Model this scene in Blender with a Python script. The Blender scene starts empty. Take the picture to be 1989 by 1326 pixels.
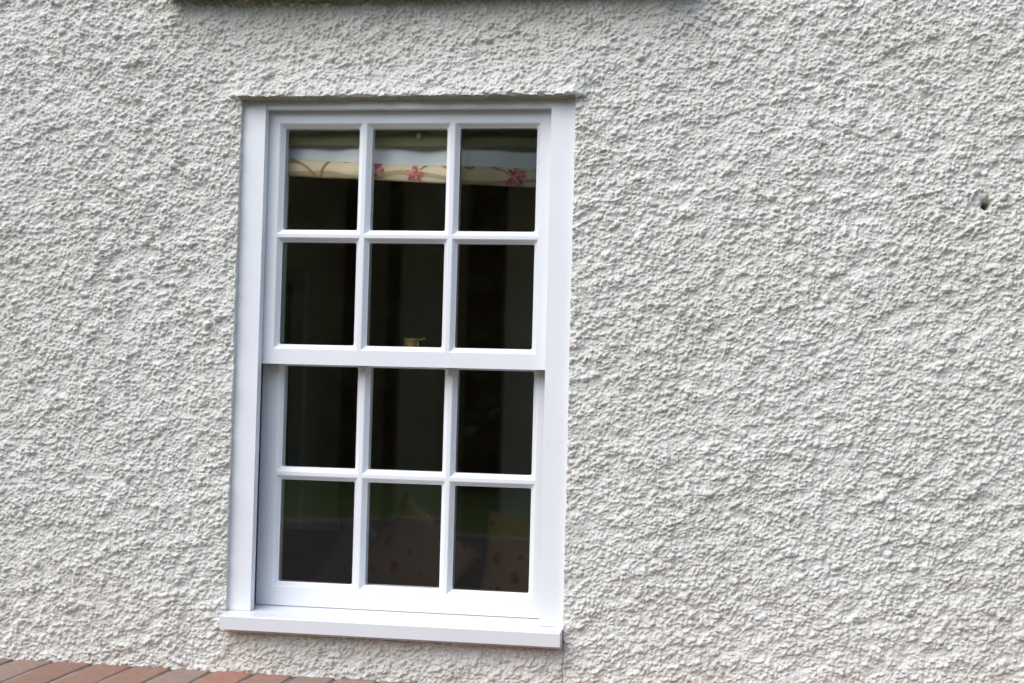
import bpy, bmesh, math, random
import numpy as np
from mathutils import Matrix, Vector, noise

S = bpy.context.scene
COL = S.collection

# ------------------------------------------------------------------ camera
cam_d = bpy.data.cameras.new("camera")
cam = bpy.data.objects.new("camera", cam_d)
COL.objects.link(cam)
yaw, pitch, roll = (math.radians(a) for a in (8.928, 1.761, 1.471))
cf = Vector((-math.sin(yaw) * math.cos(pitch), math.cos(yaw) * math.cos(pitch), math.sin(pitch)))
r0 = Vector((math.cos(yaw), math.sin(yaw), 0))
u0 = r0.cross(cf)
cr = r0 * math.cos(roll) + u0 * math.sin(roll)
cu = -r0 * math.sin(roll) + u0 * math.cos(roll)
m = Matrix((cr, cu, -cf)).transposed().to_4x4()
m.translation = Vector((0.8915, -3.7222, -0.0427))
cam.matrix_world = m
cam_d.sensor_width = 36.0
cam_d.lens = 50.0
cam_d.clip_start = 0.05
cam_d.clip_end = 500
cam_d.dof.use_dof = True
cam_d.dof.focus_distance = 3.66
cam_d.dof.aperture_fstop = 2.2
S.camera = cam

# ------------------------------------------------------------------ light
SUN_EL, SUN_AZ = math.radians(45), math.radians(-147)   # azimuth from +Y, clockwise; sun stands behind the camera to the left
world = bpy.data.worlds.new("World")
S.world = world
world.use_nodes = True
wn, wl = world.node_tree.nodes, world.node_tree.links
sky = wn.new("ShaderNodeTexSky")
sky.sky_type = 'NISHITA'
sky.sun_disc = False
sky.sun_elevation = SUN_EL
sky.sun_rotation = SUN_AZ
sky.air_density = 1.0
sky.dust_density = 1.0
sky.ozone_density = 1.0
bg = wn["Background"]
bg.inputs["Strength"].default_value = 0.12
wl.new(sky.outputs[0], bg.inputs["Color"])
sd = bpy.data.lights.new("sun", 'SUN')
sd.energy = 1.5
sd.angle = math.radians(60)
sd.color = (1.0, 0.985, 0.955)
sun = bpy.data.objects.new("sun", sd)
COL.objects.link(sun)
sdir = Vector((math.sin(SUN_AZ) * math.cos(SUN_EL), math.cos(SUN_AZ) * math.cos(SUN_EL), math.sin(SUN_EL)))
sun.rotation_euler = sdir.to_track_quat('Z', 'Y').to_euler()
vs = S.view_settings
vs.view_transform = 'Standard'
vs.look = 'None'
vs.exposure = 0.95
vs.gamma = 1.0
vs.use_curve_mapping = False

random.seed(5)
rng = np.random.default_rng(11)

# ------------------------------------------------------------------ helpers
def tag(o, label=None, cat=None, group=None, kind=None):
    if label: o["label"] = label
    if cat: o["category"] = cat
    if group: o["group"] = group
    if kind: o["kind"] = kind
    return o

def link(name, me, mat=None, parent=None):
    o = bpy.data.objects.new(name, me)
    COL.objects.link(o)
    if mat: me.materials.append(mat)
    if parent: o.parent = parent
    return o

def empty(name, loc=(0, 0, 0), rz=0):
    o = bpy.data.objects.new(name, None)
    COL.objects.link(o)
    o.location = loc
    o.rotation_euler = (0, 0, rz)
    o.empty_display_size = 0.1
    return o

def mesh_bm(bm, name, smooth=False):
    me = bpy.data.meshes.new(name)
    bmesh.ops.recalc_face_normals(bm, faces=bm.faces)
    bm.to_mesh(me)
    bm.free()
    if smooth:
        me.polygons.foreach_set("use_smooth", [True] * len(me.polygons))
    return me

def add_box(bm, x0, x1, y0, y1, z0, z1, bevel=0.0, seg=2):
    t = bmesh.new()
    bmesh.ops.create_cube(t, size=1.0)
    for v in t.verts:
        v.co = Vector((x0 + (v.co.x + .5) * (x1 - x0), y0 + (v.co.y + .5) * (y1 - y0), z0 + (v.co.z + .5) * (z1 - z0)))
    if bevel > 0:
        bmesh.ops.bevel(t, geom=list(t.edges), offset=bevel, segments=seg, profile=0.5, affect='EDGES')
    merge(bm, t)

def merge(bm, t, mat=None):
    vm = {}
    for v in t.verts:
        vm[v] = bm.verts.new(mat @ v.co if mat else v.co)
    for f in t.faces:
        try: bm.faces.new([vm[v] for v in f.verts])
        except ValueError: pass
    t.free()

def add_cyl(bm, p0, p1, ra, rb, n=16, caps=True):
    p0, p1 = Vector(p0), Vector(p1)
    d = (p1 - p0).normalized()
    a = d.orthogonal().normalized(); b = d.cross(a)
    A = [bm.verts.new(p0 + (a * math.cos(2 * math.pi * i / n) + b * math.sin(2 * math.pi * i / n)) * ra) for i in range(n)]
    B = [bm.verts.new(p1 + (a * math.cos(2 * math.pi * i / n) + b * math.sin(2 * math.pi * i / n)) * rb) for i in range(n)]
    for i in range(n):
        bm.faces.new((A[i], A[(i + 1) % n], B[(i + 1) % n], B[i]))
    if caps:
        bm.faces.new(A[::-1]); bm.faces.new(B)

def add_lathe(bm, prof, c, n=24):
    rings = []
    for r, z in prof:
        rings.append([bm.verts.new((c[0] + r * math.cos(2 * math.pi * i / n), c[1] + r * math.sin(2 * math.pi * i / n), c[2] + z)) for i in range(n)])
    for a, b in zip(rings, rings[1:]):
        for i in range(n):
            bm.faces.new((a[i], a[(i + 1) % n], b[(i + 1) % n], b[i]))
    bm.faces.new(rings[0][::-1]); bm.faces.new(rings[-1])

def grid_mesh(name, V, nx, nz, keep=None):
    """V: (nz,nx,3) array -> quad sheet; keep: (nz-1,nx-1) bool"""
    idx = np.arange(nx * nz).reshape(nz, nx)
    q = np.stack([idx[:-1, :-1], idx[:-1, 1:], idx[1:, 1:], idx[1:, :-1]], -1)
    q = q[keep] if keep is not None else q.reshape(-1, 4)
    return q

def np_mesh(name, verts, quads, smooth=True):
    me = bpy.data.meshes.new(name)
    verts = np.ascontiguousarray(verts, dtype=np.float32).reshape(-1, 3)
    quads = np.ascontiguousarray(quads, dtype=np.int32).reshape(-1, 4)
    me.vertices.add(len(verts)); me.vertices.foreach_set("co", verts.ravel())
    me.loops.add(quads.size); me.loops.foreach_set("vertex_index", quads.ravel())
    me.polygons.add(len(quads))
    me.polygons.foreach_set("loop_start", np.arange(0, quads.size, 4, dtype=np.int32))
    if smooth:
        me.polygons.foreach_set("use_smooth", np.ones(len(quads), dtype=bool))
    me.update(calc_edges=True)
    return me

# ------------------------------------------------------------------ materials
class NT:
    def __init__(s, name):
        s.m = bpy.data.materials.new(name); s.m.use_nodes = True
        s.n = s.m.node_tree.nodes; s.l = s.m.node_tree.links
        s.b = s.n["Principled BSDF"]; s.out = s.n["Material Output"]
        s.co = s.n.new("ShaderNodeTexCoord").outputs["Object"]
    def noise(s, scale, detail=4, rough=.55, vec=None):
        t = s.n.new("ShaderNodeTexNoise"); t.inputs["Scale"].default_value = scale
        t.inputs["Detail"].default_value = detail; t.inputs["Roughness"].default_value = rough
        s.l.new(vec or s.co, t.inputs["Vector"]); return t.outputs["Fac"]
    def mapping(s, scale, loc=(0, 0, 0), rot=(0, 0, 0)):
        t = s.n.new("ShaderNodeMapping"); t.inputs["Scale"].default_value = scale
        t.inputs["Location"].default_value = loc; t.inputs["Rotation"].default_value = rot
        s.l.new(s.co, t.inputs["Vector"]); return t.outputs["Vector"]
    def ramp(s, fac, stops):
        t = s.n.new("ShaderNodeValToRGB"); e = t.color_ramp.elements
        while len(e) < len(stops): e.new(0.5)
        for k, (p, c) in zip(e, stops):
            k.position = p; k.color = (c[0], c[1], c[2], 1)
        s.l.new(fac, t.inputs["Fac"]); return t.outputs["Color"]
    def mix(s, fac, a, b, mode='MIX'):
        t = s.n.new("ShaderNodeMix"); t.data_type = 'RGBA'; t.blend_type = mode
        for sock, v in ((t.inputs["Factor"], fac), (t.inputs["A"], None), (t.inputs["B"], None)): pass
        fi, ai, bi = t.inputs[0], t.inputs[6], t.inputs[7]
        for sock, v in ((fi, fac), (ai, a), (bi, b)):
            if isinstance(v, (int, float)): sock.default_value = v
            elif isinstance(v, tuple): sock.default_value = (v[0], v[1], v[2], 1)
            else: s.l.new(v, sock)
        return t.outputs[2]
    def math(s, op, a, b=0.0):
        t = s.n.new("ShaderNodeMath"); t.operation = op
        for sock, v in ((t.inputs[0], a), (t.inputs[1], b)):
            if isinstance(v, (int, float)): sock.default_value = v
            else: s.l.new(v, sock)
        return t.outputs[0]
    def bump(s, h, strength, dist, normal=None):
        t = s.n.new("ShaderNodeBump"); t.inputs["Strength"].default_value = strength
        t.inputs["Distance"].default_value = dist; s.l.new(h, t.inputs["Height"])
        if normal: s.l.new(normal, t.inputs["Normal"])
        s.l.new(t.outputs["Normal"], s.b.inputs["Normal"]); return t.outputs["Normal"]
    def set(s, color=None, rough=None, spec=None, metal=None):
        for k, v in (("Base Color", color), ("Roughness", rough), ("Specular IOR Level", spec), ("Metallic", metal)):
            if v is None: continue
            if isinstance(v, (int, float)): s.b.inputs[k].default_value = v
            elif isinstance(v, tuple): s.b.inputs[k].default_value = (v[0], v[1], v[2], 1)
            else: s.l.new(v, s.b.inputs[k])
        return s.m

def mat_simple(name, c, rough=.7, var=.15, scale=8, bump=0.0, spec=.3, metal=0.0):
    t = NT(name)
    n = t.noise(scale, 5)
    lo = tuple(x * (1 - var) for x in c); hi = tuple(min(1, x * (1 + var)) for x in c)
    t.set(t.ramp(n, [(.3, lo), (.7, hi)]), rough, spec, metal)
    if bump: t.bump(t.noise(scale * 6, 4), .5, bump)
    return t.m

def mat_roughcast():
    t = NT("masonry_paint")
    big = t.noise(2.2, 4)
    mid = t.noise(26, 4)
    c = t.ramp(mid, [(.3, (.620, .600, .541)), (.5, (.660, .641, .585)), (.72, (.70, .684, .633))])
    c = t.mix(t.math('MULTIPLY', t.ramp(big, [(.45, (0, 0, 0)), (.75, (1, 1, 1))]), .45), c, (.58, .555, .47))
    # algae stain below the ledge over the window
    sx = t.n.new("ShaderNodeSeparateXYZ"); t.l.new(t.co, sx.inputs[0])
    zz = t.math('MULTIPLY', t.math('SUBTRACT', sx.outputs[2], .80), 4.0)
    side = t.math('SUBTRACT', 1.0, t.math('POWER', t.math('ABSOLUTE', t.math('DIVIDE', t.math('SUBTRACT', sx.outputs[0], .05), .82)), 6.0))
    msk = t.math('MULTIPLY', t.math('MAXIMUM', zz, 0.0), t.math('MAXIMUM', side, 0.0))
    msk.node.use_clamp = True
    c = t.mix(t.math('MULTIPLY', msk, t.ramp(t.noise(11, 5, .65), [(.35, (.1, .1, .1)), (.65, (.75, .75, .75))])), c, (.50, .48, .37))
    # little rusty and black specks of the aggregate
    v = t.n.new("ShaderNodeTexVoronoi"); v.inputs["Scale"].default_value = 17
    t.l.new(t.co, v.inputs["Vector"])
    sp = t.ramp(v.outputs["Distance"], [(.05, (1, 1, 1)), (.11, (0, 0, 0))])
    pick = t.ramp(t.noise(7, 2), [(.6, (0, 0, 0)), (.68, (1, 1, 1))])
    c = t.mix(t.math('MULTIPLY', t.math('MULTIPLY', sp, pick), .55), c, (.40, .29, .18))
    t.set(c, .82, .25)
    t.bump(t.noise(420, 4, .6), .35, .0012)
    return t.m

def mat_paint(name="white_gloss_paint", col=(.80, .805, .815), rough=.32):
    t = NT(name)
    bev = t.n.new("ShaderNodeBevel"); bev.samples = 4; bev.inputs["Radius"].default_value = .0014
    n = t.noise(6, 4)
    c = t.ramp(n, [(.3, tuple(x * .975 for x in col)), (.7, col)])
    grime = t.ramp(t.noise(55, 6, .7), [(.70, (0, 0, 0)), (.8, (1, 1, 1))])
    c = t.mix(t.math('MULTIPLY', grime, .0), c, (.42, .40, .36))
    t.set(c, t.ramp(t.noise(12, 3), [(.3, (rough - .06,) * 3), (.7, (rough + .08,) * 3)]), .45)
    brush = t.noise(30, 4, .6, t.mapping((1, 1, 14)))
    t.bump(brush, .05, .0006, bev.outputs["Normal"])
    return t.m

def mat_glass():
    t = NT("window_glass")
    t.n.remove(t.b)
    tr = t.n.new("ShaderNodeBsdfTransparent"); tr.inputs["Color"].default_value = (.93, .94, .925, 1)
    gl = t.n.new("ShaderNodeBsdfGlossy"); gl.inputs["Roughness"].default_value = .012
    gl.inputs["Color"].default_value = (1, 1, 1, 1)
    fr = t.n.new("ShaderNodeFresnel"); fr.inputs["IOR"].default_value = 1.85
    mx = t.n.new("ShaderNodeMixShader")
    t.l.new(fr.outputs[0], mx.inputs[0]); t.l.new(tr.outputs[0], mx.inputs[1]); t.l.new(gl.outputs[0], mx.inputs[2])
    bp = t.n.new("ShaderNodeBump"); bp.inputs["Strength"].default_value = .25; bp.inputs["Distance"].default_value = .0015
    t.l.new(t.noise(7, 2), bp.inputs["Height"])
    t.l.new(bp.outputs[0], gl.inputs["Normal"])
    # a few dust specks on the panes
    v = t.n.new("ShaderNodeTexVoronoi"); v.inputs["Scale"].default_value = 34
    t.l.new(t.co, v.inputs["Vector"])
    sp = t.ramp(v.outputs["Distance"], [(.035, (1, 1, 1)), (.07, (0, 0, 0))])
    pk = t.ramp(t.noise(13, 2), [(.62, (0, 0, 0)), (.66, (1, 1, 1))])
    df = t.n.new("ShaderNodeBsdfDiffuse"); df.inputs["Color"].default_value = (.5, .5, .48, 1)
    m2 = t.n.new("ShaderNodeMixShader")
    t.l.new(t.math('MULTIPLY', t.math('MULTIPLY', sp, pk), .25), m2.inputs[0])
    t.l.new(mx.outputs[0], m2.inputs[1]); t.l.new(df.outputs[0], m2.inputs[2])
    t.l.new(m2.outputs[0], t.out.inputs[0])
    return t.m

def mat_attr(name, attr):
    t = NT(name)
    a = t.n.new("ShaderNodeAttribute"); a.attribute_name = attr
    c = t.mix(t.math('MULTIPLY', t.ramp(t.noise(16, 6, .7), [(.35, (0, 0, 0)), (.7, (1, 1, 1))]), .45), a.outputs["Color"], (.36, .27, .21))
    c = t.mix(t.math('MULTIPLY', t.ramp(t.noise(70, 6, .7), [(.5, (0, 0, 0)), (.7, (1, 1, 1))]), .55), c, (.15, .105, .085))
    v = t.n.new("ShaderNodeTexVoronoi"); v.inputs["Scale"].default_value = 120; t.l.new(t.co, v.inputs["Vector"])
    grit = t.math('MULTIPLY', t.ramp(v.outputs["Distance"], [(.1, (1, 1, 1)), (.2, (0, 0, 0))]), t.ramp(t.noise(35, 2), [(.55, (0, 0, 0)), (.65, (1, 1, 1))]))
    c = t.mix(t.math('MULTIPLY', grit, .7), c, (.55, .52, .46))
    t.set(c, .95, .15)
    t.bump(t.noise(150, 6, .7), .9, .006)
    return t.m

M_WALL = mat_roughcast()
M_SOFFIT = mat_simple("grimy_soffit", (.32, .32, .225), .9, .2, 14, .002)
M_PAINT = mat_paint()
M_GLASS = mat_glass()
M_DARK = mat_simple("dark_timber", (.02, .018, .016), .9, .2, 20)

# ------------------------------------------------------------------ the setting: ground
GZ = -1.60
def plane(name, x0, x1, y0, y1, z, mat, n=1):
    bm = bmesh.new()
    bmesh.ops.create_grid(bm, x_segments=n, y_segments=n, size=.5)
    for v in bm.verts:
        v.co = Vector((x0 + (v.co.x + .5) * (x1 - x0), y0 + (v.co.y + .5) * (y1 - y0), z))
    o = link(name, mesh_bm(bm, name), mat); tag(o, kind='structure'); return o

def mat_lawn():
    t = NT("lawn_grass")
    t.set(t.ramp(t.noise(5, 8, .7), [(.3, (.075, .11, .025)), (.7, (.13, .18, .045))]), .9, .1)
    t.bump(t.noise(60, 5), .8, .02); return t.m
plane("lawn", -220, 220, -300, 60, GZ - .004, mat_lawn())
def mat_paving():
    t = NT("terrace_paving")
    b = t.n.new("ShaderNodeTexBrick"); b.inputs["Scale"].default_value = 1.0
    b.inputs["Brick Width"].default_value = .6; b.inputs["Row Height"].default_value = .45; b.inputs["Mortar Size"].default_value = .008
    b.inputs["Color1"].default_value = (.12, .078, .058, 1); b.inputs["Color2"].default_value = (.095, .066, .052, 1)
    b.inputs["Mortar"].default_value = (.10, .09, .08, 1)
    t.l.new(t.co, b.inputs["Vector"])
    t.set(t.mix(t.math('MULTIPLY', t.noise(3, 6), .4), b.outputs["Color"], (.12, .11, .09)), .85, .2)
    t.bump(b.outputs["Fac"], .3, -.006); return t.m
plane("terrace", -7, 8, -10.6, 0.1, GZ, mat_paving())
bm = bmesh.new()
x = -7.0
while x < 8:
    add_box(bm, x, min(x + .895, 8), -10.85, -10.604, GZ - .05, GZ + .035, .008)
    x += .9
tag(link("terrace_kerb", mesh_bm(bm, "terrace_kerb"), mat_simple("pink_stone", (.36, .27, .24), .85, .2, 9, .002)), kind='structure')

# ------------------------------------------------------------------ the roughcast wall
def sstep(a, b, t):
    t = np.clip((t - a) / (b - a), 0, 1); return t * t * (3 - 2 * t)

def vnoise(X, Z, cell, seed):
    r = np.random.default_rng(seed)
    n = 512
    T = r.random((n, n)).astype(np.float32) * 2 - 1
    u = X / cell + 173.3; w = Z / cell + 91.7
    iu = np.floor(u).astype(np.int64); iw = np.floor(w).astype(np.int64)
    fu = (u - iu).astype(np.float32); fw = (w - iw).astype(np.float32)
    fu = fu * fu * fu * (fu * (fu * 6 - 15) + 10); fw = fw * fw * fw * (fw * (fw * 6 - 15) + 10)
    a = T[iw % n, iu % n]; b = T[iw % n, (iu + 1) % n]; c = T[(iw + 1) % n, iu % n]; d = T[(iw + 1) % n, (iu + 1) % n]
    return (a * (1 - fu) + b * fu) * (1 - fw) + (c * (1 - fu) + d * fu) * fw

def pebbles(X, Z, cell, rmin, rmax, prob, seed, flat=0.0):
    """one jittered irregular stone per cell; returns dome height in metres (max-blended)"""
    r = np.random.default_rng(seed)
    n = 1024
    jx = r.random((n, n)).astype(np.float32); jz = r.random((n, n)).astype(np.float32)
    rad = (rmin + (rmax - rmin) * r.random((n, n)) ** 1.5).astype(np.float32)
    asp = (1.0 + .65 * r.random((n, n))).astype(np.float32)
    ang = (r.normal(0.38, .5, (n, n))).astype(np.float32)
    ok = (r.random((n, n)) < prob)
    hgt = (.55 + .65 * r.random((n, n))).astype(np.float32)
    u = X / cell + 300; w = Z / cell + 300
    iu = np.floor(u).astype(np.int64); iw = np.floor(w).astype(np.int64)
    H = np.zeros(X.shape, np.float32)
    for dz in (-1, 0, 1):
        for dx in (-1, 0, 1):
            a = (iw + dz) % n; b = (iu + dx) % n
            px = (u - (iu + dx + jx[a, b])).astype(np.float32) * cell
            pz = (w - (iw + dz + jz[a, b])).astype(np.float32) * cell
            ca, sa = np.cos(ang[a, b]), np.sin(ang[a, b])
            R = rad[a, b]; A = asp[a, b]
            e1 = (ca * px + sa * pz) / (R * np.sqrt(A)); e2 = (-sa * px + ca * pz) * np.sqrt(A) / R
            d2 = e1 * e1 + e2 * e2
            h = np.where((d2 < 1) & ok[a, b], np.clip(1 - d2, 0, 1) ** .42 * R * hgt[a, b], 0)
            np.maximum(H, h, out=H)
    return H

HX0, HX1, HZ0, HZ1 = -.4565, .4632, -.7285, .7228       # window opening
def axis(lo, fine_lo, fine_hi, hi, step, snaps, mid):
    fine = np.arange(fine_lo, fine_hi, step)
    out = [fine]
    s, p, L = step, fine_lo, []
    while p > lo:
        s = min(s * 1.06, .0042 if p > fine_lo - mid else .05); p -= s; L.append(p)
    out.insert(0, np.array(L[::-1]))
    s, p, L = step, fine[-1], []
    while p < hi:
        s = min(s * 1.06, .0042 if p < fine[-1] + mid else .05); p += s; L.append(p)
    out.append(np.array(L))
    a = np.concatenate(out)
    ids = []
    for q in snaps:
        i = int(np.argmin(np.abs(a - q))); a[i] = q; ids.append(i)
    return a, ids

STEP = .0021
xs, (ix0, ix1) = axis(-4.5, -1.28, 1.72, 5.0, STEP, (HX0, HX1), 1.5)
zs, (iz0, iz1) = axis(GZ - .05, -.96, 1.10, 3.6, STEP, (HZ0, HZ1), .55)
X, Z = np.meshgrid(xs, zs)
nx, nz = len(xs), len(zs)
wx = X + .0022 * vnoise(X, Z, .012, 1) + .0009 * vnoise(X, Z, .005, 2)
wz = Z + .0022 * vnoise(X, Z, .012, 3) + .0009 * vnoise(X, Z, .005, 4)
patch = .5 + .5 * vnoise(X, Z, .09, 5)
p1 = pebbles(wx, wz, .0150, .0044, .0084, .62, 21)
p2 = pebbles(wx, wz, .0105, .0038, .0066, .78, 22)
p3 = pebbles(wx, wz, .0062, .0024, .0040, .75, 23)
k = 380.0
stack = np.logaddexp(k * p1 * .95, k * (p2 * .95 + .0006)) / k
p0 = pebbles(wx, wz, .034, .008, .012, .22, 25)
gap = .36 + .64 * sstep(-.65, -.05, vnoise(.9 * X + .3 * Z, 1.3 * Z - .3 * X, .030, 26) + .4 * vnoise(X, Z, .016, 28))
p4 = pebbles(wx, wz, .0046, .0017, .0029, .6, 27)
H = 1.42 * np.maximum(stack * gap, .8 * p0) + .85 * p3 + .9 * p4
H += .0005 * vnoise(X, Z, .004, 6) + .0039 * vnoise(.95 * X + .3 * Z, 1.2 * Z - .3 * X, .033, 7) + .0035 * vnoise(X, Z, .14, 8) + .004 * vnoise(X, Z, .6, 9)
H = H * (.80 + .35 * patch)
H = H - H.mean()
H *= np.clip(1.35 - np.maximum.outer(np.gradient(zs), np.gradient(xs)) / .012, .15, 1)     # far outside the view the sheet is coarser and smoother
# bell-cast drip over the window head
xin = sstep(-.50, -.455, X + .004 * vnoise(X, Z, .02, 31)) * (1 - sstep(.465, .505, X + .004 * vnoise(X, Z, .02, 32)))
zb = np.clip((.86 - Z) / (.86 - HZ1), 0, 1.05) ** 2.2
zcut = sstep(HZ1 - .006, HZ1 + .001, Z + .005 * vnoise(X, Z, .018, 33))
H += .028 * xin * zb * zcut
# later patch of render under the sill, ending in a hairline crack
cx = .4645 + .0018 * vnoise(X * 0, Z, .018, 34) + .0006 * vnoise(X * 0, Z, .005, 35)
under = (Z < HZ0 + .002)
H -= np.where(under, .004 * (1 - sstep(-.004, .002, X - cx)) * sstep(-.46, -.44, X), 0)
crack = np.exp(-((X - cx) / .0016) ** 2) * (Z < -.69) * sstep(-1.0, -.85, Z)
H -= .016 * crack
# knocked-out pits and a short split, where the photograph has them
for px, pz, rx, rz, dep, rot in ((1.508, .443, .0095, .0115, .075, -.35), (1.520, .436, .011, .006, .012, .2), (1.205, .612, .022, .005, .016, -.35), (1.165, .622, .02, .0035, .012, -.2),
                                 (1.36, .46, .008, .005, .012, 0), (1.08, .64, .012, .004, .01, -.3), (-.62, .54, .008, .006, .012, .3),
                                 (1.33, -.60, .03, .005, .012, -.25), (1.22, -.62, .018, .006, .012, .2), (-.7, .33, .009, .006, .012, 0)):
    dx, dz = X - px + .005 * vnoise(X, Z, .009, 51), Z - pz + .005 * vnoise(X, Z, .009, 52)
    a = (math.cos(rot) * dx + math.sin(rot) * dz) / rx; b = (-math.sin(rot) * dx + math.cos(rot) * dz) / rz
    H -= dep * np.exp(-(a * a + b * b) ** 1.5)
# the rough edge is dressed back where it meets the frame
BASE = -.017
Y = BASE - H
near = (1 - sstep(0, .02, np.maximum(np.maximum(HX0 - X, X - HX1), np.maximum(HZ0 - Z, Z - HZ1))))
Y = np.where(near > 0, np.minimum(Y, -.008 + 0 * Y) * near + Y * (1 - near), Y)
JA = .0009 + .0005 * near
V = np.stack([X + JA * vnoise(X, Z, .011, 41) + .4 * JA * vnoise(X, Z, .005, 42), Y,
              Z + JA * vnoise(X, Z, .011, 43) + .4 * JA * vnoise(X, Z, .005, 44)], -1)
keep = np.ones((nz - 1, nx - 1), bool)
keep[iz0:iz1, ix0:ix1] = False
quads = grid_mesh("w", V, nx, nz, keep)
verts = V.reshape(-1, 3)
idx = np.arange(nx * nz).reshape(nz, nx)
def strip(chain, y):
    """returns from the ragged edge of the opening straight back to the frame"""
    global verts, quads
    base = len(verts)
    edge = verts[chain].copy(); add = edge.copy(); add[:, 1] = y
    verts = np.concatenate([verts, edge, add])
    n = len(chain); a = np.arange(n - 1)
    quads = np.concatenate([quads, np.stack([base + a, base + a + 1, base + n + a + 1, base + n + a], -1)])
strip(idx[iz0:iz1 + 1, ix0][::-1], .03)
strip(idx[iz0:iz1 + 1, ix1], .03)
strip(idx[iz0, ix0:ix1 + 1], .03)
wall = link("rendered_wall", np_mesh("rendered_wall", verts, quads), M_WALL)
tag(wall, "off-white roughcast rendered house wall surrounding the white sash window", "wall")
# soffit of the opening: a smooth grimy strip under the drip
ch = V[iz1, ix0:ix1 + 1].copy(); n = len(ch)
rows = []
for f in (0.0, .35, .7, 1.0):
    r = ch.copy(); r[:, 1] = ch[:, 1] * (1 - f) + .03 * f
    r[:, 2] = ch[:, 2] * max(0, 1 - f * 1.0) + .7138 * min(1, f * 1.0)
    rows.append(r)
R = np.stack(rows)
link("soffit", np_mesh("soffit", R.reshape(-1, 3), grid_mesh("s", R, n, 4)), M_SOFFIT, wall)

# ledge above, just cut by the top of the picture
bm = bmesh.new()
add_box(bm, -.681, .772, -.105, .02, 1.0040, 1.064, .006, 2)
add_box(bm, -.66, .75, -.086, -.012, 1.0006, 1.0040)
t = NT("mossy_sill")
t.set(t.ramp(t.noise(18, 6, .7), [(.35, (.045, .05, .025)), (.6, (.12, .125, .07)), (.8, (.25, .25, .2))]), .9, .2)
t.bump(t.noise(60, 5), .6, .004)
tag(link("upper_sill", mesh_bm(bm, "upper_sill"), t.m), "dark mossy sill jutting from the wall high above the sash window", "sill")

# ------------------------------------------------------------------ the sash window
win = empty("sash_window", (0, 0, -.669))
tag(win, "white painted wooden sash window with twelve panes set in the roughcast wall", "window")
def wlink(name, bm, mat=M_PAINT, parent=win, smooth=False):
    o = link(name, mesh_bm(bm, name, smooth), mat, parent)
    top = o
    p = parent
    off = Vector((0, 0, 0))
    while p is not None:
        off += Vector(p.location); p = p.parent
    o.location = -off
    return o

LX, RX = -.3922, .3971
D1, D2 = .034, .0877            # face depth of the upper and the lower sash
bm = bmesh.new()
add_box(bm, -.485, LX, 0, .030, -.672, .735)           # outer linings
add_box(bm, RX, .485, 0, .030, -.672, .735)
add_box(bm, LX + .0004, RX - .0004, .003, .030, .6968, .735)   # head lining
add_box(bm, -.485, -.4675, .030, .16, -.672, .735)     # box sides
add_box(bm, .4725, .485, .030, .16, -.672, .735)
add_box(bm, -.4672, .4722, .030, .16, .7155, .735)     # pulley head
add_box(bm, -.4672, -.372, .136, .158, -.66, .7152)    # inner staff bead / lining
add_box(bm, .372, .4722, .136, .158, -.66, .7152)
add_box(bm, -.3718, .3718, .136, .158, .69, .7152)
frame = wlink("frame", bm)
bm = bmesh.new()
add_box(bm, RX + .012, RX + .03, .031, .134, -.66, .714)
add_box(bm, LX - .05, LX - .036, .031, .134, -.66, .714)
add_box(bm, LX - .0355, LX - .0215, .0805, .086, -.66, .714)
wlink("pulley_stile", bm, M_DARK)

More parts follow.
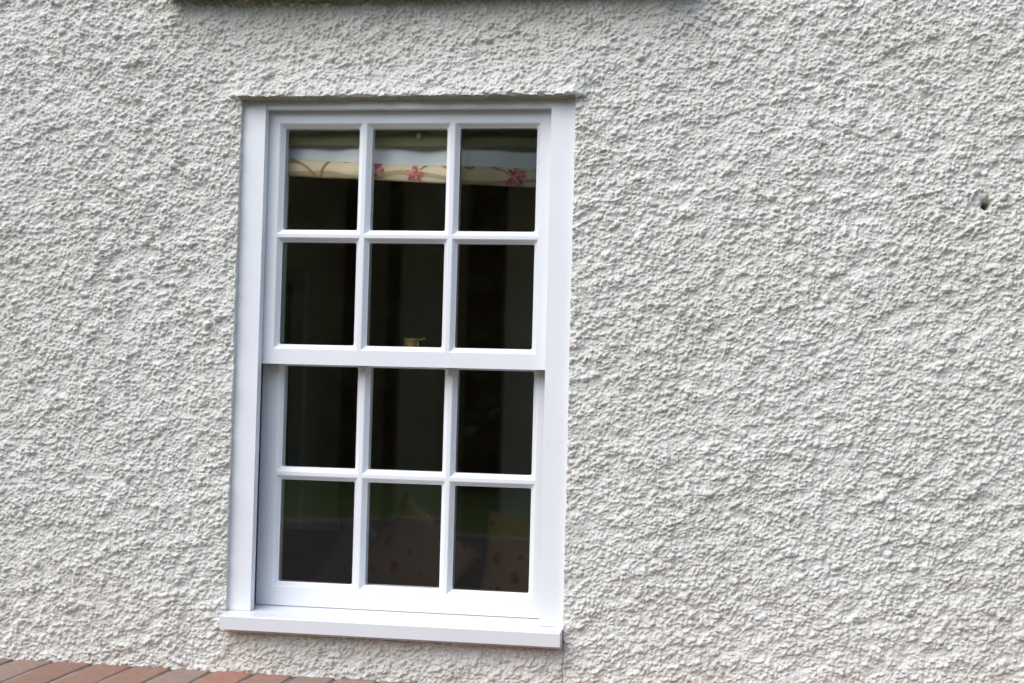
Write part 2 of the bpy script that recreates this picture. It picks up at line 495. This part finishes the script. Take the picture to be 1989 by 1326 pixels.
pane_r = random.Random(77)
def make_sash(name, y0, th, x0, x1, z0, z1, px, pz):
    bm = bmesh.new()
    rings = [(0, 0, 0), (.0014, .0008, .0008), (.0030, .0026, .0012), (.0113, .0142, .004), (.0128, .0152, .005), (.0128, .0195, .005)]
    xc = sorted([x0, x1] + [v for p in px for v in p]); zc = sorted([z0, z1] + [v for p in pz for v in p])
    isx = lambda a: any(abs(p[0] - a) < 1e-6 for p in px); isz = lambda a: any(abs(p[0] - a) < 1e-6 for p in pz)
    gl = bmesh.new()
    for a, b in zip(xc, xc[1:]):
        for c, d in zip(zc, zc[1:]):
            if isx(a) and isz(c):
                loops = []
                for (ins, dep, rad) in rings + [(.0128, th, .005)]:
                    L = []
                    X0, X1, Z0, Z1 = a + ins, b - ins, c + ins, d - ins
                    for (cx_, cz_, s) in ((X1 - rad, Z1 - rad, 0), (X0 + rad, Z1 - rad, 1), (X0 + rad, Z0 + rad, 2), (X1 - rad, Z0 + rad, 3)):
                        for i in range(5):
                            g = (s + i / 4) * math.pi / 2
                            L.append(bm.verts.new((cx_ + rad * math.cos(g), y0 + dep, cz_ + rad * math.sin(g))))
                    loops.append(L)
                for P, Q in zip(loops, loops[1:]):
                    for i in range(20):
                        bm.faces.new((P[i], P[(i + 1) % 20], Q[(i + 1) % 20], Q[i]))
                e = .0105; ty = [pane_r.uniform(-.0007, .0007) for _ in range(3)]
                vs_ = [gl.verts.new((xx, y0 + .0182 + ty[0] * sx_ + ty[1] * sz_, zz)) for xx, zz, sx_, sz_ in ((a + e, c + e, -1, -1), (b - e, c + e, 1, -1), (b - e, d - e, 1, 1), (a + e, d - e, -1, 1))]
                gl.faces.new(vs_)
            else:
                bm.faces.new([bm.verts.new((xx, y0, zz)) for xx, zz in ((a, c), (b, c), (b, d), (a, d))])
    xb = [x0] + [v for p in px for v in (p[0] + .0128, p[1] - .0128)] + [x1]
    zb_ = [z0] + [v for p in pz for v in (p[0] + .0128, p[1] - .0128)] + [z1]
    for i, (a, b) in enumerate(zip(xb, xb[1:])):
        for j, (c, d) in enumerate(zip(zb_, zb_[1:])):
            if not (i % 2 and j % 2):
                bm.faces.new([bm.verts.new((xx, y0 + th, zz)) for xx, zz in ((a, c), (b, c), (b, d), (a, d))])
    o4 = [(x0, z0), (x1, z0), (x1, z1), (x0, z1)]
    for i in range(4):
        (a, c), (b, d) = o4[i], o4[(i + 1) % 4]
        bm.faces.new([bm.verts.new(v) for v in ((a, y0, c), (b, y0, d), (b, y0 + th, d), (a, y0 + th, c))])
    bmesh.ops.remove_doubles(bm, verts=bm.verts, dist=1e-5)
    s = wlink(name, bm)
    wlink("glazing", gl, M_GLASS, s)
    return s

PX = [(-.3622, -.1255), (-.1152, .1198), (.1301, .3665)]
upper = make_sash("upper_sash", D1, .044, -.404, .409, 0.0, .705, PX, [(.0414, .3488), (.3576, .6635)])
upper["label"] = "outer sash, hanging in front and covering the top half"
lower = make_sash("lower_sash", D2, .044, -.4072, .409, -.6668, .0455, PX, [(-.6155, -.3075), (-.2979, .0088)])
lower["label"] = "inner sash, set deeper behind the meeting rail"

# brass fastener on the meeting rail of the lower sash
bm = bmesh.new()
fx, fy = .009, .109
add_box(bm, fx - .032, fx + .032, fy - .014, fy + .014, .0455, .049, .001)
add_lathe(bm, [(.019, 0), (.0225, .001), (.0225, .004), (.0205, .006), (.0205, .0245), (.0215, .026), (.0215, .028), (.0195, .030), (.006, .031)], (fx, fy, .049), 32)
add_cyl(bm, (fx + .014, fy, .0740), (fx + .034, fy + .004, .0790), .0034, .0024, 10)
add_lathe(bm, [(.001, -.003), (.0033, -.0015), (.004, .0005), (.0033, .0025), (.001, .004)], (fx + .034, fy + .004, .0790), 12)
t = NT("aged_brass")
t.set(t.ramp(t.noise(60, 4), [(.3, (.80, .52, .18)), (.7, (.92, .66, .27))]), .45, .5, .2)
wlink("sash_fastener", bm, t.m, lower, True)

# sill
bm = bmesh.new()
t2 = bmesh.new()
prof = [(-.0655, -.7136), (-.070, -.6785), (-.0685, -.6766), (-.066, -.6760), (.160, -.6655), (.160, -.722), (-.045, -.722), (-.045, -.7136), (-.052, -.7136), (-.052, -.7085), (-.060, -.7085), (-.060, -.7136)]
SX0, SX1 = -.4532, .4623
A = [t2.verts.new((SX0, y, z)) for y, z in prof]; B = [t2.verts.new((SX1, y, z)) for y, z in prof]
for i in range(len(prof)):
    j = (i + 1) % len(prof)
    t2.faces.new((A[i], A[j], B[j], B[i]))
t2.faces.new(A); t2.faces.new(B[::-1])
merge(bm, t2)
wlink("sill", bm)

# ------------------------------------------------------------------ the brick ledge along the foot of the wall
bm = bmesh.new()
tint = bm.verts.layers.float_color.new("tint")
LZ = -.836
cols = [(.43, .235, .175), (.40, .275, .225), (.46, .22, .155), (.42, .285, .235), (.44, .24, .185), (.37, .25, .20)]
x = -4.3; i = 0
rr = random.Random(3)
seq = {}
off = (-.8386 + .0018) - x
x += off - math.floor(off / .1150) * .1150
while x < 4.8:
    t_ = bmesh.new()
    bmesh.ops.create_cube(t_, size=1)
    w = .1035 + rr.uniform(-.002, .002)
    for v in t_.verts:
        v.co = Vector((x + .0115 + (v.co.x + .5) * (w - .0), -.325 + (v.co.y + .5) * .335, LZ - .07 + (v.co.z + .5) * .07 + rr.uniform(-.0012, .0012)))
    bmesh.ops.bevel(t_, geom=list(t_.edges), offset=.006, segments=2, profile=.6, affect='EDGES')
    bmesh.ops.subdivide_edges(t_, edges=[e for e in t_.edges if e.calc_length() > .03], cuts=7, use_grid_fill=True)
    for v in t_.verts:
        nv_ = noise.noise_vector(v.co * 38 + Vector((i * 7.3, 0, 0))) * .0022 + noise.noise_vector(v.co * 120) * .0009
        v.co += nv_
    i += 1
    c = rr.choice(cols); g = rr.uniform(.85, 1.12)
    vm = {}
    for v in t_.verts:
        nv = bm.verts.new(v.co); nv[tint] = (c[0] * g, c[1] * g, c[2] * g, 1); vm[v] = nv
    for f in t_.faces: bm.faces.new([vm[v] for v in f.verts])
    t_.free()
    x += .1150
n0 = len(bm.verts)
bm.verts.ensure_lookup_table()
add_box(bm, -4.3, 4.8, -.315, .0, LZ - .078, LZ - .0035)
# front face of the ledge in stretcher courses
z = LZ - .088; row = 0
while z - .065 > GZ - .05:
    x = -4.3 - (row % 2) * .1125
    while x < 4.7:
        add_box(bm, x, x + .215, -.303, -.1, z - .065, z, .005, 1)
        x += .225
    z -= .075; row += 1
add_box(bm, -4.3, 4.8, -.297, .0, GZ - .05, LZ - .08)
bm.verts.ensure_lookup_table()
for v in bm.verts[n0:]:
    c = (.36, .32, .27) if (v.co.y > -.2995 and v.co.y < -.11 or v.co.y > -.09 or abs(v.co.y + .315) < .0005) else (.33, .16, .11)
    v[tint] = (c[0], c[1], c[2], 1)
tag(link("brick_ledge", mesh_bm(bm, "brick_ledge", True), mat_attr("weathered_brick", "tint")),
    "low red brick ledge running along the foot of the white wall", "ledge")

# ------------------------------------------------------------------ the room behind the glass
def mat_plaster():
    return mat_simple("room_plaster", (.66, .56, .46), .9, .12, 3)
bm = bmesh.new()
RX0, RX1, RY0, RY1, RZ0, RZ1 = -2.4, 1.9, .159, 3.25, -1.55, 1.15
def q(*p): bm.faces.new([bm.verts.new(v) for v in p])
q((RX0, RY0, RZ0), (RX0, RY1, RZ0), (RX0, RY1, RZ1), (RX0, RY0, RZ1))
SY0, SY1, SZ0, SZ1 = 1.2, 3.0, -.75, .95      # unseen side opening, added to let in sky light and brighten the room
for a, b, c, d in ((RY0, SY0, RZ0, RZ1), (SY1, RY1, RZ0, RZ1), (SY0, SY1, RZ0, SZ0), (SY0, SY1, SZ1, RZ1)):
    q((RX1, a, c), (RX1, b, c), (RX1, b, d), (RX1, a, d))
q((RX0, RY1, RZ0), (RX1, RY1, RZ0), (RX1, RY1, RZ1), (RX0, RY1, RZ1))
q((RX0, RY0, RZ1), (RX1, RY0, RZ1), (RX1, RY1, RZ1), (RX0, RY1, RZ1))
for a, b, c, d in ((RX0, -.45, RZ0, RZ1), (.45, RX1, RZ0, RZ1), (-.45, .45, RZ0, -.67), (-.45, .45, .70, RZ1)):
    q((a, RY0, c), (b, RY0, c), (b, RY0, d), (a, RY0, d))
tag(link("room_walls", mesh_bm(bm, "room_walls"), mat_plaster()), kind='structure')
bm = bmesh.new()
q((RX0, RY0, RZ0 + .003), (RX1, RY0, RZ0 + .003), (RX1, RY1, RZ0 + .003), (RX0, RY1, RZ0 + .003))
tag(link("room_floor", mesh_bm(bm, "room_floor"), mat_simple("floor_boards", (.16, .09, .05), .6, .3, 5)), kind='structure')

# blind
bl = empty("roman_blind", (0, .105, .66))
tag(bl, "raised roman blind with white lining and a cream floral hem behind the top panes", "blind")
def sheet(name, zt, zb, y, mat, fold, nx_=90, nz_=24, x0=-.40, x1=.37, tilt=0.0, thick=0.0, puff=0.0):
    P = np.zeros((nz_, nx_, 3), np.float32)
    for j in range(nz_):
        f = j / (nz_ - 1)
        for i in range(nx_):
            u = i / (nx_ - 1); xx = x0 + (x1 - x0) * u
            z_ = (zt(u) * (1 - f) + zb(u) * f)
            yy = y + fold(u, f, xx)
            P[j, i] = (xx, yy, z_)
    o = link(name, np_mesh(name, P.reshape(-1, 3), grid_mesh("b", P, nx_, nz_)), mat, bl)
    o.location = -Vector(bl.location)
    if thick:
        md = o.modifiers.new("thickness", 'SOLIDIFY'); md.thickness = thick; md.offset = 1
    return o
def mat_cloth(name, c, scale=500):
    t = NT(name)
    w = t.noise(9, 4)
    t.set(t.ramp(w, [(.3, tuple(v * .93 for v in c)), (.7, c)]), .95, .1)
    t.bump(t.noise(scale, 2), .3, .0006); return t.m
M_LINING = mat_cloth("lining_cloth", (.88, .89, .87))
seam = lambda u: .581 - .037 * u - .004 * math.sin(u * 5)
hemb = lambda u: .529 - .033 * u
sheet("lining", lambda u: .715, seam, .112, M_LINING,
      lambda u, f, xx: .006 * math.sin(xx * 21 + 1) * f + .004 * math.sin(xx * 47) * f + .012 * math.sin(f * math.pi) + .004 * math.exp(-((u - .97) / .03) ** 2))
M_FOLD = mat_cloth("shaded_lining_cloth", (.27, .265, .15))  # white lining; the shade under the head is put into this olive colour
# gathered folds stacked under the head
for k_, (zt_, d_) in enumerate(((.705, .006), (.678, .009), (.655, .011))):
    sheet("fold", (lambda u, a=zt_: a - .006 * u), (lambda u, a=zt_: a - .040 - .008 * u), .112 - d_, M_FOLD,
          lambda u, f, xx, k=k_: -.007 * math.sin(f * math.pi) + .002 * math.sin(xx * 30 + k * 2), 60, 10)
def mat_floral():
    t = NT("floral_linen")
    base = t.ramp(t.noise(14, 4), [(.3, (.78, .64, .42)), (.7, (.87, .74, .52))])
    # trailing stems
    w = t.n.new("ShaderNodeTexWave"); w.wave_type = 'RINGS'; w.inputs["Scale"].default_value = 3.2
    w.inputs["Distortion"].default_value = 5; w.inputs["Detail"].default_value = 1
    t.l.new(t.mapping((1, 1, 1.4)), w.inputs["Vector"])
    stem = t.ramp(w.outputs["Fac"], [(.90, (0, 0, 0)), (.96, (1, 1, 1))])
    c = t.mix(t.math('MULTIPLY', stem, .6), base, (.38, .27, .10))
    t.set(c, .95, .1)
    t.bump(t.noise(500, 2), .3, .0006); return t.m
hem = sheet("hem_band", seam, hemb, .104, mat_floral(),
      lambda u, f, xx: -.008 * math.sin(f * math.pi) + .005 * math.sin(xx * 21 + 1) * (1 - .5 * f) + .0012 * math.sin(xx * 120 + 6 * math.sin(xx * 9)) * (1 - f), 220, 10, thick=.002)
def mat_petal():
    t = NT("red_petal_print")
    t.set(t.ramp(t.noise(70, 5), [(.35, (.46, .09, .11)), (.5, (.66, .22, .22)), (.66, (.80, .50, .42))]), .95, .1); return t.m
M_PETAL = mat_petal()
def blossom(cx_, cz_, s, seed, parent):
    r = random.Random(seed)
    bm = bmesh.new()
    for kk in range(5):
        a0 = kk * 2 * math.pi / 5 + r.uniform(-.25, .25) + .3
        L = s * r.uniform(.85, 1.25); W = s * r.uniform(.27, .37)
        pts = [(0, -.08), (.35, -.75), (.72, -1.0), (.95, -.55), (.86, 0), (1.0, .5), (.7, 1.0), (.3, .7), (0, .08)]
        ring = []
        for p, wv in pts:
            lx, lz = p * L, wv * W
            xx = cx_ + lx * math.cos(a0) - lz * math.sin(a0); zz = cz_ + lx * math.sin(a0) + lz * math.cos(a0)
            u = (xx + .40) / .77
            zt_, zb_ = seam(u) - .001, hemb(u) + .001
            zz = min(max(zz, zb_), zt_)
            f = (zt_ - zz) / (zt_ - zb_)
            yy = .104 - .008 * math.sin(f * math.pi) + .005 * math.sin(xx * 21 + 1) * (1 - .5 * f) - .0034 - .0002 * kk
            ring.append(bm.verts.new((xx, yy, zz)))
        bm.faces.new(ring)
    o = link("blossom_print", mesh_bm(bm, "blossom_print"), M_PETAL, parent); return o
for i, (cx_, cz_, s) in enumerate(((-.388, .541, .022), (-.106, .560, .026), (-.095, .540, .022), (.006, .532, .024), (.288, .529, .031))):
    blossom(cx_, cz_, s, 40 + i, hem)
M_STEM = mat_simple("ochre_stem_print", (.42, .30, .11), .95, .15, 40)
def stem(pts, w):
    bm = bmesh.new(); prev = None
    P = [Vector(p) for p in pts]
    fine = []
    for i in range(24):
        f_ = i / 23; a_ = P[0].lerp(P[1], f_); b_ = P[1].lerp(P[2], f_); fine.append(a_.lerp(b_, f_))
    for i, p in enumerate(fine):
        d = (fine[min(i + 1, 23)] - fine[max(i - 1, 0)]).normalized(); nrm = Vector((-d.y, d.x)) * w * (.6 + .4 * math.sin(i / 23 * math.pi))
        row = []
        for sg in (-1, 1):
            xx, zz = p.x + nrm.x * sg, p.y + nrm.y * sg
            u = (xx + .40) / .77; zt_, zb_ = seam(u) - .0005, hemb(u) + .0005
            zz = min(max(zz, zb_), zt_); f_ = (zt_ - zz) / (zt_ - zb_)
            yy = .104 - .008 * math.sin(f_ * math.pi) + .005 * math.sin(xx * 21 + 1) * (1 - .5 * f_) - .0030
            row.append(bm.verts.new((xx, yy, zz)))
        if prev: bm.faces.new((prev[0], prev[1], row[1], row[0]))
        prev = row
    link("stem_print", mesh_bm(bm, "stem_print"), M_STEM, hem)
for pts, w in ((((-.385, .548), (-.335, .600), (-.270, .522)), .0030), (((-.365, .582), (-.315, .570), (-.268, .520)), .0026), (((-.262, .522), (-.262, .560), (-.225, .578)), .0028),
               (((.020, .545), (.060, .585), (.100, .545)), .0028), (((.055, .566), (.095, .570), (.110, .530)), .0022), (((.150, .553), (.163, .545), (.176, .553)), .004), (((.20, .56), (.24, .55), (.27, .535)), .002), (((-.20, .573), (-.188, .563), (-.176, .573)), .004)):
    stem(pts, w)
M_ACORN = mat_simple("cord_acorn_shaded", (.30, .29, .22), .5, .05)  # white plastic acorns, coloured darker to carry the shade they hang in
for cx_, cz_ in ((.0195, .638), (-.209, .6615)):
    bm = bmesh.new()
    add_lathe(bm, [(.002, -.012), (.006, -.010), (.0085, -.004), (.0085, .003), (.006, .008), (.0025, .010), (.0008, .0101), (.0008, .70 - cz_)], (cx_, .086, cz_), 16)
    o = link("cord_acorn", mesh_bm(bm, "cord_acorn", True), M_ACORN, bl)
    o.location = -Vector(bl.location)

# sofa with three cushions, a door and a post, all deep in the dark room
sf = empty("sofa", (-.1, 1.9, RZ0))
tag(sf, "dark upholstered sofa seen dimly through the bottom panes", "sofa")
M_SOFA = mat_simple("sofa_cloth", (.055, .045, .042), .95, .2, 12, .002)
def sp(name, *b, bevel=.04):
    bm = bmesh.new(); add_box(bm, *b, bevel=bevel, seg=3)
    o = link(name, mesh_bm(bm, name, True), M_SOFA, sf); return o
sp("seat_base", -.95, .95, -.40, .40, .12, .34)
sp("seat_pad", -.93, -.005, -.42, .25, .345, .50); sp("seat_pad", .005, .93, -.42, .25, .345, .50)
sp("back_rest", -.95, .95, .18, .42, .345, .86)
sp("arm", -1.12, -.96, -.42, .42, .12, .68); sp("arm", .96, 1.12, -.42, .42, .12, .68)
for fx_ in (-1.0, 1.0):
    for fy_ in (-.33, .33):
        bm = bmesh.new(); add_cyl(bm, (fx_, fy_, .004), (fx_, fy_, .125), .02, .028, 12)
        link("foot", mesh_bm(bm, "foot"), M_DARK, sf)
def mat_cushion():
    t = NT("cushion_floral")
    v = t.n.new("ShaderNodeTexVoronoi"); v.inputs["Scale"].default_value = 17
    t.l.new(t.co, v.inputs["Vector"])
    fl = t.ramp(v.outputs["Distance"], [(.22, (1, 1, 1)), (.33, (0, 0, 0))])
    c = t.mix(fl, t.ramp(t.noise(9, 3), [(.3, (.32, .20, .105)), (.7, (.40, .265, .14))]), (.27, .03, .025))
    t.set(c, .95, .1); return t.m
def cushion(loc, rot, s, mat, label, th=.075):
    n = 22
    bm = bmesh.new()
    g = {}
    for side in (-1, 1):
        for j in range(n + 1):
            for i in range(n + 1):
                u, w = i / n * 2 - 1, j / n * 2 - 1
                e = max(0, (1 - u ** 4) * (1 - w ** 4))
                pin = 1 - .10 * (1 - min(abs(u), abs(w)) ** 2) * max(abs(u), abs(w)) ** 3
                if max(i % n == 0, j % n == 0) and side == 1:
                    g[(side, i, j)] = g[(-1, i, j)]; continue
                g[(side, i, j)] = bm.verts.new((u * s * pin, side * th * e ** .5, w * s * pin))
    for side in (-1, 1):
        for j in range(n):
            for i in range(n):
                bm.faces.new([g[(side, i, j)], g[(side, i + 1, j)], g[(side, i + 1, j + 1)], g[(side, i, j + 1)]])
    o = link("cushion", mesh_bm(bm, "cushion", True), mat)
    o.location = loc; o.rotation_euler = rot
    tag(o, label, "cushion", "cushions leaning on the sofa")
MC = mat_cushion()
cushion((-.315, 1.66, -.74), (-.3, .62, 0), .20, MC, "floral cushion leaning on its corner behind the bottom middle pane")
cushion((.135, 1.70, -.735), (-.28, .08, 0), .20, MC, "floral cushion sitting square behind the bottom right pane")
cushion((-.545, 1.80, -.79), (-.35, .45, .1), .17, mat_simple("cushion_white", (.22, .215, .20), .95, .06, 8), "plain pale cushion at the left of the floral ones")
dr = empty("panel_door", (-1.72, RY1, RZ0))
tag(dr, "pale panelled inner door standing in the dark room behind the left panes", "door")
MD = mat_simple("door_paint", (.42, .40, .33), .6, .06, 4)
def dp(name, *b, mat=MD, bevel=.004):
    bm = bmesh.new(); add_box(bm, *b, bevel=bevel, seg=1); return link(name, mesh_bm(bm, name), mat, dr)
dp("door_leaf", -.38, .38, -.045, -.005, .01, 1.98)
for z_ in ((.2, .85), (1.05, 1.8)):
    for x_ in ((-.3, -.04), (.04, .3)):
        dp("panel", x_[0], x_[1], -.056, -.0455, z_[0], z_[1])
dp("architrave", .39, .47, -.06, -.003, .004, 2.06); dp("architrave", -.47, -.39, -.06, -.003, .004, 2.06); dp("architrave", -.389, .389, -.06, -.003, 1.99, 2.06)
bm = bmesh.new(); add_lathe(bm, [(.01, 0), (.01, .03), (.026, .04), (.028, .055), (.015, .07)], (0, 0, 0), 16)
kb = link("handle", mesh_bm(bm, "handle", True), t.m, dr); kb.location = (.33, -.045, 1.0); kb.rotation_euler = (math.pi / 2, 0, 0)
bm = bmesh.new(); add_box(bm, -.035, .035, -.07, 0, 0, RZ1 - RZ0 - .004, bevel=.006)
o = link("timber_post", mesh_bm(bm, "timber_post"), mat_simple("brown_timber", (.10, .045, .025), .7, .3, 10))
o.location = (-1.015, RY1 - .003, RZ0 + .004)
tag(o, "dark brown timber post on the back wall, leftmost of the three, next to the door", "post", "posts on the back wall")
for x_, wd_, lb_ in ((-.80, .8, "thin dark brown timber post on the back wall, between the other two posts"), (-.33, 2.6, "widest dark brown timber post on the back wall, seen through the right panes")):
    c_ = o.copy(); COL.objects.link(c_); c_.location.x = x_; c_.scale.x = wd_; c_["label"] = lb_

# ------------------------------------------------------------------ the garden behind the camera (mirrored in the glass, shades the low sky)
def mat_leaf(name, a, b):
    t = NT(name)
    t.set(t.ramp(t.noise(1.7, 4), [(.3, a), (.7, b)]), .75, .25); return t.m
M_LEAF = [mat_leaf("leaf_dark", (.045, .06, .018), (.09, .11, .03)), mat_leaf("leaf_olive", (.07, .085, .025), (.13, .14, .045))]
M_BARK = mat_simple("bark", (.11, .085, .06), .95, .3, 6, .02)
def leaves(n, centre, size, leaf, seed):
    r = np.random.default_rng(seed)
    ncl = max(8, n // 45)
    d = r.normal(size=(ncl, 3)); d /= np.linalg.norm(d, axis=1)[:, None]
    cc = d * (r.random((ncl, 1)) ** .45) * np.array(size) * .85 + np.array(centre)
    k_ = r.integers(0, ncl, n)
    p = cc[k_] + r.normal(size=(n, 3)) * np.array(size) * .16
    a = r.normal(size=(n, 3)); a /= np.linalg.norm(a, axis=1)[:, None]
    b = np.cross(a, r.normal(size=(n, 3))); b /= np.linalg.norm(b, axis=1)[:, None]
    s = leaf * (.6 + .8 * r.random((n, 1)))
    v = np.stack([p - a * s, p + b * s * .55, p + a * s, p - b * s * .55], 1).reshape(-1, 3)
    return v, np.arange(n * 4).reshape(n, 4)
def make_tree(h, w, seed, mat, loc, label):
    root = empty("garden_tree", loc); tag(root, label, "tree", "trees across the lawn")
    r = random.Random(seed)
    bm = bmesh.new()
    add_cyl(bm, (0, 0, -.05), (.1, 0, h * .45), .2, .13, 10)
    for i in range(7):
        a = i * 2.4; z0_ = h * r.uniform(.25, .45)
        add_cyl(bm, (.06, 0, z0_), (math.cos(a) * w * .55, math.sin(a) * w * .55, z0_ + h * .3), .07, .02, 7)
    add_cyl(bm, (.1, 0, h * .45), (0, .1, h * .9), .13, .02, 8)
    link("trunk", mesh_bm(bm, "trunk", True), M_BARK, root)
    v, f = leaves(7000, (0, 0, h * .6), (w, w * .8, h * .42), .30, seed)
    link("crown", np_mesh("crown", v, f, False), mat, root)
for i, (tx, ty, h, w) in enumerate(((-16, -22.5, 8.3, 3.3), (-9.4, -23.6, 9.0, 3.4), (-3.0, -22.6, 8.2, 3.2), (3.6, -23.4, 8.8, 3.5), (10.2, -22.4, 8.0, 3.3), (16.8, -23.2, 8.6, 3.4))):
    make_tree(h, w, 60 + i, M_LEAF[i % 2], (tx, ty, GZ), "%s tree across the lawn, %s" % (
        ("dark green", "olive green")[i % 2], ("standing at the far left end", "tallest, second of the row", "third of the row", "fourth of the row", "lowest, fifth of the row", "at the far right end")[i]))
r = np.random.default_rng(8)
n = 20000
p = np.stack([r.uniform(-24, 25, n), -20.0 + r.normal(0, .35, n), GZ + r.uniform(0, 1, n) ** .8 * 2.9], -1)
a = r.normal(size=(n, 3)); a /= np.linalg.norm(a, axis=1)[:, None]
b = np.cross(a, r.normal(size=(n, 3))); b /= np.linalg.norm(b, axis=1)[:, None]
s = .13 * (.6 + .8 * r.random((n, 1)))
v = np.stack([p - a * s, p + b * s * .6, p + a * s, p - b * s * .6], 1).reshape(-1, 3)
he = link("garden_hedge", np_mesh("garden_hedge", v, np.arange(n * 4).reshape(n, 4), False), M_LEAF[0])
tag(he, "long clipped green hedge in front of the trees across the lawn", "hedge")

r = np.random.default_rng(9)
n = 27000
p = np.stack([r.uniform(-36, 38, n), -27.5 + r.normal(0, .7, n), GZ + r.uniform(0, 1, n) * 9.6], -1)
a = r.normal(size=(n, 3)); a /= np.linalg.norm(a, axis=1)[:, None]
b = np.cross(a, r.normal(size=(n, 3))); b /= np.linalg.norm(b, axis=1)[:, None]
s = .42 * (.6 + .8 * r.random((n, 1)))
v = np.stack([p - a * s, p + b * s * .6, p + a * s, p - b * s * .6], 1).reshape(-1, 3)
wd = link("far_wood", np_mesh("far_wood", v, np.arange(n * 4).reshape(n, 4), False), M_LEAF[0])
tag(wd, "dense wood closing the garden behind the row of trees", "wood", kind='stuff')
